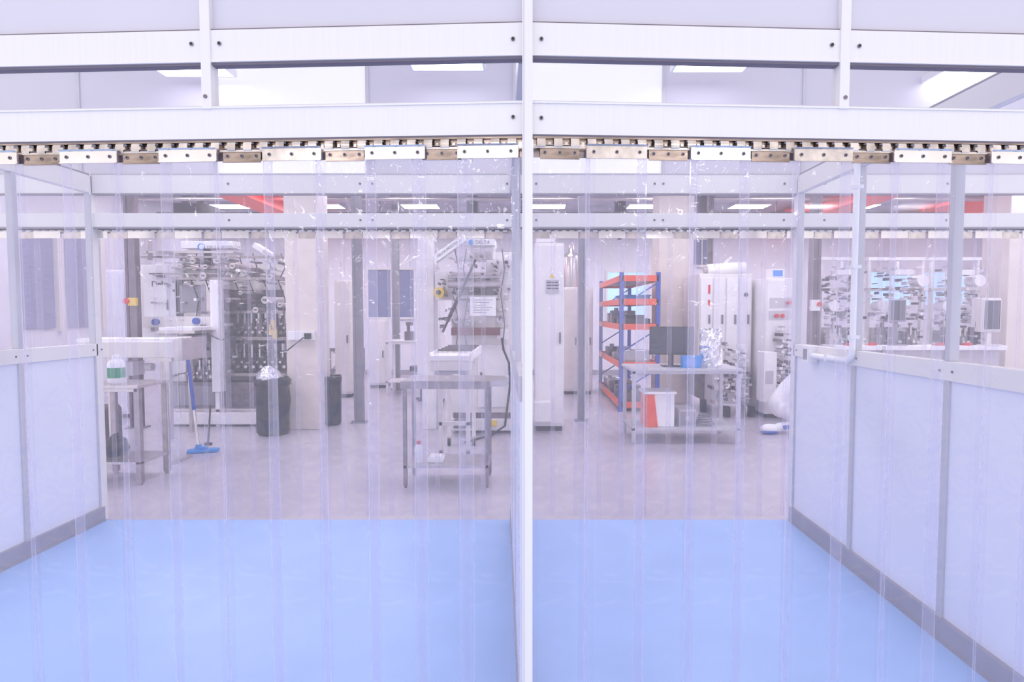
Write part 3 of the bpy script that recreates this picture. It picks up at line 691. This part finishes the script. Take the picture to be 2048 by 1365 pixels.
# ---------------------------------------------------------------- shelf rack
x0,x1=1.4,1.95;y0,y1=8.8,11.3
rk=thing("shelving_rack","blue and orange steel shelving rack with stored parts","shelf",((x0+x1)/2,(y0+y1)/2,0))
for xx in(x0,x1):
    for yy in(y0,y1):
        part(rk,"upright",B().box(xx-.03,xx+.03,yy-.03,yy+.03,0,Z(545,y0)).box(xx-.045,xx+.045,yy-.045,yy+.045,0,.01),BLUE)
lev=[Z(555,y0),Z(602,y0),Z(652,y0),Z(735,y0)+.05,Z(808,y0)]
for z in lev:
    part(rk,"shelf_beam",B().box(x0-.03,x0,y0,y1,z-.06,z+.03).box(x1,x1+.03,y0,y1,z-.06,z+.03).box(x0,x1,y0-.03,y0,z-.06,z+.03).box(x0,x1,y1,y1+.03,z-.06,z+.03),ORANGE)
    part(rk,"shelf_board",B().box(x0,x1,y0,y1,z-.02,z),GREY)
for z in (.3,.9,1.6): part(rk,"brace",B().beam((x0,y0,z),(x1,y0,z+.35),.02,.02).beam((x0,y1,z),(x1,y1,z+.35),.02,.02),BLUE)
for z in lev[2:]:
    y=y0+.15
    while y<y1-.35:
        w=r_.uniform(.18,.32);h=r_.uniform(.1,.26)
        m=r_.choice([MID,GREY,STEEL,DARK])
        bb=B().box(x0+.05,x1-.08,y,y+w,z,z+h).cyl((x0+.15,y+w/2,z+h),(x0+.15,y+w/2,z+h+.05),.04,n=12)
        solo("stored_part",bb,m,"grey metal machine part stored on the rack","machine part",bevel=.01,group="parts on the shelving rack")
        y+=w+r_.uniform(.06,.25)
solo("plastic_tray",B().box(x0+.06,x1-.06,y0+.3,y0+.9,lev[1],lev[1]+.08).box(x0+.04,x1-.04,y0+.28,y0+.92,lev[1]+.08,lev[1]+.1),LBLUE,"light blue plastic tray on the rack","tray",bevel=.01)
# ---------------------------------------------------------------- monitor table
dk=FD(890)
zt=Z(738,dk)
mt=table("steel_table","pale steel work table with lower shelf holding a computer",X(1266,dk),X(1485,dk),dk,dk+.65,zt,Z(858,dk),ALUG,.04,over=.02)
def monitor(x,y,z,w,h,lab,mat=SCREEN,stand=.1,hm=BLACK):
    r=thing("monitor",lab,"monitor",(x,y,z))
    part(r,"screen_housing",B().box(x-w/2,x+w/2,y,y+.04,z+stand,z+stand+h),hm,.006)
    part(r,"screen",B().box(x-w/2+.015,x+w/2-.015,y-.003,y,z+stand+.02,z+stand+h-.015),mat)
    part(r,"stand",B().box(x-.03,x+.03,y+.04,y+.07,z+.01,z+stand+.08).box(x-.11,x+.11,y-.05,y+.12,z,z+.015),hm,.003)
    return r
monitor(X(1345,dk+.25),dk+.25,zt,.52,.33,"black flat monitor standing on the steel table",stand=.14)
bx=thing("glove_box","open light blue cardboard box on the steel table","box",(X(1389,dk),dk+.15,zt))
part(bx,"carton",B().box(X(1371,dk),X(1408,dk),dk+.08,dk+.19,zt,zt+.14),LBLUE,.003)
part(bx,"front_label",B().box(X(1376,dk),X(1398,dk),dk+.077,dk+.08,zt+.03,zt+.1),SCRB)
fb=B();r2=random.Random(5)
x0,x1=X(1410,dk),X(1455,dk)
vs=[];nx,nz=9,12
for s_ in(0,1):
    for j in range(nz+1):
        for i in range(nx+1):
            e=math.sin(math.pi*i/nx)*math.sin(math.pi*min(1,.15+j/nz*.85))
            vs.append((x0+(x1-x0)*i/nx+r2.uniform(-.008,.008),dk+.175+(-1 if s_==0 else 1)*(.02+.07*e)+r2.uniform(-.012,.012),zt+.002+.44*j/nz+ (r2.uniform(-.015,.015) if j else 0)))
n1=(nx+1)*(nz+1);fs=[]
for j in range(nz):
    for i in range(nx):
        a=j*(nx+1)+i; fs.append((a,a+1,a+nx+2,a+nx+1)); fs.append((n1+a+nx+1,n1+a+nx+2,n1+a+1,n1+a))
fb.add(vs,fs)
solo("foil_bag",fb,FOIL,"crinkled silver foil bag standing on the steel table","bag")
zs=Z(858,dk)
bn=thing("storage_bin","white bin with orange side on the lower table shelf","bin",(X(1325,dk),dk+.25,zs))
part(bn,"body",B().box(X(1314,dk),X(1356,dk),dk+.1,dk+.4,zs,zs+.38),PAPER,.01)
part(bn,"orange_panel",B().prism([(X(1296,dk),zs),(X(1322,dk),zs),(X(1314,dk),zs+.38),(X(1296,dk),zs+.38)],dk+.08,dk+.38),ORANGE,.008)
part(bn,"rim",B().box(X(1293,dk),X(1359,dk),dk+.07,dk+.42,zs+.38,zs+.41),PAPER,.005)
pc=B().box(X(1366,dk),X(1400,dk),dk+.1,dk+.45,zs,zs+.2).box(X(1368,dk),X(1398,dk),dk+.095,dk+.1,zs+.02,zs+.18,1).cyl((X(1383,dk),dk+.09,zs+.1),(X(1383,dk),dk+.1,zs+.1),.03,m=0)
solo("computer_case",pc,[LGREY,GREY],"small grey computer case on the lower shelf","computer",bevel=.004)
solo("cable_bundle",B().tube([(X(1402,dk)+.12*math.cos(t*.9)*(1-.02*t)+.12,dk+.2+.08*math.sin(t*.9),zs+.015+.004*t) for t in range(0,26)],.010),GREY,"loose coil of grey cable on the lower shelf","cable")
# ---------------------------------------------------------------- right white machines
d8=8.6
rm=thing("packaging_machine","long white packaging machine with panel doors and top cylinders","machine",(X(1450,d8),d8+.5,0))
part(rm,"body",B().pb(1398,1504,548,745,d8,d8+.9),CREAM,.012)
part(rm,"base",B().pb(1405,1502,745,800,d8+.1,d8+.85).pb(1430,1502,735,808,d8-.35,d8+.1,1),[MID,LGREY],.008)
for a,c in((1401,1424),(1427,1450),(1453,1476),(1479,1502)):
    dr=part(rm,"door",B().pb(a,c,556,738,d8-.02,d8),WHITE,.005)
    part(dr,"handle",B().pb(c-6,c-3,630,648,d8-.045,d8-.02),MID)
part(rm,"top_cylinder",B().cyl((X(1425,d8),d8+.3,Z(537,d8)),(X(1503,d8),d8+.3,Z(532,d8)),.085,n=24).cyl((X(1418,d8),d8+.3,Z(538,d8)),(X(1425,d8),d8+.3,Z(537,d8)),.05,m=1),[PAPER,STEEL])
part(rm,"red_label",B().pb(1416,1420,570,588,d8-.03,d8-.02).pb(1416,1420,600,612,d8-.03,d8-.02),RED)
part(rm,"dial",B().cyl((X(1490,d8),d8-.04,Z(590,d8)),(X(1490,d8),d8-.02,Z(590,d8)),.03,n=16),BLACK)
b=B()
for i in range(110):
    px=r_.uniform(1425,1498);py=r_.uniform(685,805)
    b.pb(px,px+r_.uniform(3,10),py,py+r_.uniform(2,7),d8-.38-r_.random()*.05,d8-.2,r_.choice([0,1,1,2,2,3]))
part(rm,"small_fittings",b,[DARK,STEEL,WHITE,MID],.002)
part(rm,"foot",B().box(X(1410,d8),X(1420,d8),d8+.1,d8+.2,0,Z(800,d8)).box(X(1490,d8),X(1500,d8),d8+.1,d8+.2,0,Z(800,d8)).box(X(1440,d8),X(1450,d8),d8-.3,d8-.2,0,Z(808,d8)).box(X(1488,d8),X(1498,d8),d8-.3,d8-.2,0,Z(808,d8)),BLACK)
d9=8.2
cc=cabinet("control_cabinet","white control cabinet with red emergency buttons and screen",1533,1594,556,d9,.7,WHITE)
part(cc,"screen_unit",B().pb(1542,1567,538,556,d9+.05,d9+.3).pb(1545,1564,541,553,d9+.045,d9+.05,1),[WHITE,SCRB],.003)
for px,py in((1575,606),(1551,632),(1563,632)):
    part(cc,"emergency_button",B().cyl((X(px,d9),d9-.06,Z(py,d9)),(X(px,d9),d9-.03,Z(py,d9)),.028,n=16).cyl((X(px,d9),d9-.03,Z(py,d9)),(X(px,d9),d9,Z(py,d9)),.02,m=1),[RED,GREY])
part(cc,"button_panel",B().pb(1538,1582,622,640,d9-.012,d9).pb(1540,1585,596,616,d9-.012,d9),ALUG)
part(cc,"lower_unit",B().pb(1530,1556,705,805,d9-.3,d9-.05).pb(1534,1550,742,768,d9-.31,d9-.3,1),[WHITE,LGREY],.01)
b=B()
for i in range(60):
    px=r_.uniform(1556,1588);py=r_.uniform(650,820)
    b.pb(px,px+r_.uniform(3,9),py,py+r_.uniform(2,7),d9-.16-r_.random()*.05,d9-.02,r_.choice([0,1,2,2,3]))
part(cc,"small_fittings",b,[DARK,STEEL,WHITE,MID],.002)
def benchm(a,b_,d,lab,seed):
    rr=random.Random(seed)
    r=thing("assembly_machine",lab,"machine",((X(a,d)+X(b_,d))/2,d+.4,0))
    xa,xb=X(a,d),X(b_,d)
    def lb(b,p,q,c,e,o0,o1,m=0):
        return b.box(X(p,d),X(q,d),d+o0,d+o1,Z(e,d+o0),Z(c,d+o0),m)
    part(r,"worktop",B().box(xa,xb,d-.1,d+.8,Z(700,d),Z(692,d-.1)),PAPER,.006)
    part(r,"cabinet_base",B().box(xa+.02,xb-.02,d,d+.7,.05,Z(700,d)).box(xa+.06,xb-.06,d+.05,d+.65,0,.05,1),[LGREY,DARK],.008)
    g=B(); lb(g,a+4,a+9,520,692,.4,.46);lb(g,b_-9,b_-4,520,692,.4,.46);lb(g,a+2,b_-2,576,582,.38,.48,1);lb(g,a+2,b_-2,515,521,.38,.48);lb(g,a+8,b_-8,655,692,.42,.5,1)
    part(r,"gantry",g,[WHITE,STEEL],.003)
    n=int((b_-a-20)/18)
    for i in range(n):
        px=a+14+i*18; station(r,X(px,d),d+rr.uniform(.05,.25),Z(692,d-.1),.11,rr.uniform(.2,.5),[rr.choice([DARK,MID,GREY,LGREY]),rr.choice([STEEL,LGREY]),rr.choice([BLACK,DARK,MID])])
    b=B()
    for i in range(150):
        px=rr.uniform(a+3,b_-14);py=rr.choice([rr.uniform(620,688),rr.uniform(580,640),rr.uniform(530,600)]); o=.2+rr.random()*.1
        lb(b,px,px+rr.uniform(2,10),py,py+rr.uniform(1.5,6),o,o+.1,rr.choice([0,1,1,3,2,4,4]))
    part(r,"small_fittings",b,[DARK,STEEL,WHITE,MID,LGREY],.002)
    hm=(a+b_)/2
    h=B(); lb(h,hm-22,hm+18,540,550,.2,.4); lb(h,hm-4,hm+2,523,540,.36,.42)
    part(r,"light_head",h,WHITE,.004)
    part(r,"roll",B().cyl((X(a+20,d),d+.2,Z(612,d)),(X(a+20,d),d+.4,Z(612,d)),.07,n=24).cyl((X(b_-25,d),d+.2,Z(560,d)),(X(b_-25,d),d+.4,Z(560,d)),.08,n=24),WHITE)
    return r
benchm(1664,1758,7.9,"cream assembly machine with steel press stations",11)
benchm(1765,1890,7.9,"white assembly bench with dark tooling and gantry frame",12)
benchm(1897,2006,7.9,"white assembly machine with tooling and rollers",13)
zw=Z(692,7.8)
monitor(X(1796,7.86),7.86,zw,.22,.30,"grey monitor mounted on the assembly bench",stand=.32,hm=GREY)
r=monitor(X(1985,7.84),7.84,zw,.24,.42,"boxy beige computer monitor on the assembly bench",stand=.2,hm=CREAM)
part(r,"rear_casing",B().box(X(1985,7.84)-.13,X(1985,7.84)+.13,7.86,8.05,zw+.18,zw+.64),CREAM,.01)
for px in(1700,1745,1880,1935):
    xx=X(px,7.85)
    solo("parts_tray",B().box(xx-.05,xx+.05,7.81,7.85,zw,zw+.04).box(xx-.05,xx+.05,7.85,7.93,zw,zw+.01),RED,"small red parts tray on an assembly bench","tray",bevel=.004)
# ---------------------------------------------------------------- overhead
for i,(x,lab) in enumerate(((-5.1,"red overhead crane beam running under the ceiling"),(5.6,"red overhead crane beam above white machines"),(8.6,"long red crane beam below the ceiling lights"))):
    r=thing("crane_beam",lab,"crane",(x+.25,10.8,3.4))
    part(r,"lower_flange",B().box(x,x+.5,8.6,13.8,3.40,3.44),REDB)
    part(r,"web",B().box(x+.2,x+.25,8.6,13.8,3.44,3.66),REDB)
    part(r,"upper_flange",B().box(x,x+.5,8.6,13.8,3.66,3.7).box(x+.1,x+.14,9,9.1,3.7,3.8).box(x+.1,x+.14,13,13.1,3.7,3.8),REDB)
r=thing("ventilation_duct","dark ventilation duct hung below the ceiling","duct",(X(390,11.5),11.5,3.3))
part(r,"duct_body",B().box(X(362,11.5),X(418,11.5),11.3,12.4,3.3,3.6).box(X(370,11.5),X(380,11.5),11.5,11.6,3.6,3.8).box(X(400,11.5),X(408,11.5),11.5,11.6,3.6,3.8),DARK)
for k,(y,z) in enumerate(((9.4,3.55),(10.9,3.6),(11.9,3.5),(12.9,3.62),(13.4,3.5))):
    solo("service_pipe",B().cyl((-7.5,y,z),(12,y,z),.03+.01*(k%2)).cyl((-3,y,z),(-3,y,3.8),.01,n=6).cyl((5,y,z),(5,y,3.8),.01,n=6),[GREY,STEEL,MID][k%3],"grey service pipe running under the workshop ceiling","pipe")
for px,d in((945,11),(1400,10.8),(1240,12)):
    solo("drop_duct",B().box(X(px,d)-.1,X(px,d)+.1,d,d+.2,3.2,3.8).cyl((X(px,d),d+.1,3.0),(X(px,d),d+.1,3.2),.05),DARK,"dark vertical service drop hanging from the ceiling","duct")
# ---------------------------------------------------------------- conduit on the east wall
xw=XR-.03
cd=thing("conduit","white plastic conduit pipe running down the partition","pipe",(xw,3.39,1.22))
pts=[(xw,3.34,2.42),(xw,3.34,1.30)]
for i in range(1,7):
    t=math.pi/2*i/6; pts.append((xw,3.34+.07*(1-math.cos(t)),1.29-.07*math.sin(t)))
pts.append((xw,3.80,1.22))
part(cd,"pipe_run",B().tube(pts,.017,n=12),PAPER)
b=B()
for z in(2.2,1.75,1.35): b.box(xw-.02,XR,3.32,3.36,z,z+.02)
b.box(xw-.02,XR,3.6,3.62,1.2,1.24)
part(cd,"clip",b,WHITE)
part(cd,"junction_box",B().box(xw-.03,XR,3.8,3.89,1.17,1.28).box(xw-.034,xw-.03,3.82,3.87,1.19,1.26,1),[WHITE,GREY],.003)
# ---------------------------------------------------------------- person
px0,py0=3.22,7.3
pn=thing("person","person in white hooded coverall kneeling and leaning forward to the floor","person",(px0,py0,0))
pb_=B()
def J(p,r,q=None,r2=None):
    p=(px0+p[0],py0+p[1],p[2]); pb_.ell(p,(r,r,r),0,14)
    if q is not None:
        q=(px0+q[0],py0+q[1],q[2]); pb_.cyl(p,q,r,r2,n=16); pb_.ell(q,(r2,r2,r2),0,14)
J((-.02,0,.34),.17,(.06,0,.5),.15); J((.06,0,.5),.15,(.19,0,.62),.16); J((.19,-.07,.62),.12,(.19,.07,.62),.12)
J((.19,0,.64),.1,(.33,0,.77),.07); J((.33,0,.77),.07,(.42,0,.85),.115); 
for sg in(-1,1):
    if sg<0: sh=(.2,-.17,.62);el=(.0,-.27,.45);wr=(.2,-.27,.3)
    else: sh=(.22,.17,.64);el=(.38,.24,.44);wr=(.55,.18,.28)
    J(sh,.075,el,.055); J(el,.055,wr,.036); J(wr,.034,(wr[0]+.07,wr[1],wr[2]-.04),.035)
    for k in range(4):
        a_=(wr[0]+.09,wr[1]-.03+.02*k,wr[2]-.05); b_=(wr[0]+.13,wr[1]-.032+.021*k,wr[2]-.075); c_=(wr[0]+.14+.003*k,wr[1]-.032+.021*k,wr[2]-.11)
        J(a_,.0095,b_,.009); J(b_,.009,c_,.008)
    J((wr[0]+.04,wr[1]+.03,wr[2]-.03),.011,(wr[0]+.09,wr[1]+.055,wr[2]-.07),.009)
    if sg<0:
        J((-.02,-.1,.3),.12,(.34,-.17,.1),.085);J((.34,-.17,.1),.08,(.15,-.16,.1),.075);J((.15,-.16,.1),.075,(-.12,-.15,.085),.055);J((-.12,-.15,.08),.055,(-.25,-.15,.05),.042)
    else:
        J((0,.1,.32),.12,(.42,.16,.46),.085);J((.42,.16,.46),.08,(.28,.18,.1),.048);J((.28,.18,.07),.048,(.42,.18,.045),.042)
bd=part(pn,"body",pb_,SUIT)
md=bd.modifiers.new("remesh",'REMESH'); md.mode='VOXEL'; md.voxel_size=.008; md.use_smooth_shade=True
sm=bd.modifiers.new("smooth",'SMOOTH'); sm.factor=.5; sm.iterations=4
hx,hz=px0+.47,.855
part(pn,"face",B().ell((hx,py0,hz),(.075,.075,.095),0).cyl((hx+.065,py0,hz-.005),(hx+.09,py0,hz-.02),.014,.008,m=0).ell((hx+.062,py0-.03,hz+.02),(.012,.012,.009),1,8).ell((hx+.062,py0+.03,hz+.02),(.012,.012,.009),1,8).box(hx+.055,hx+.07,py0-.022,py0+.022,hz-.048,hz-.042,1),[SKIN,DARK])
part(pn,"overshoe",B().ell((px0-.24,py0-.15,.065),(.12,.06,.06),0),PAPER)
part(pn,"shoe_sole",B().ell((px0-.25,py0-.17,.028),(.11,.05,.025),0),BLUE)
part(pn,"trouser_stripe",B().beam((px0-.1,py0-.215,.09),(px0+.06,py0-.245,.12),.02,.05),BLUE,.004)
# ---------------------------------------------------------------- lamps of the front hall
for xx in(-2.35,-.7,2.2):
    lum(xx,-2.4,2.95,.45,1.3,LAMP2,"suspended white batten light in front of the partition","front hall lights",.4)
w=bpy.data.worlds.new("world"); sc.world=w; w.use_nodes=True
bg=w.node_tree.nodes["Background"]; bg.inputs[0].default_value=(.985,.955,1.0,1); bg.inputs[1].default_value=1.28
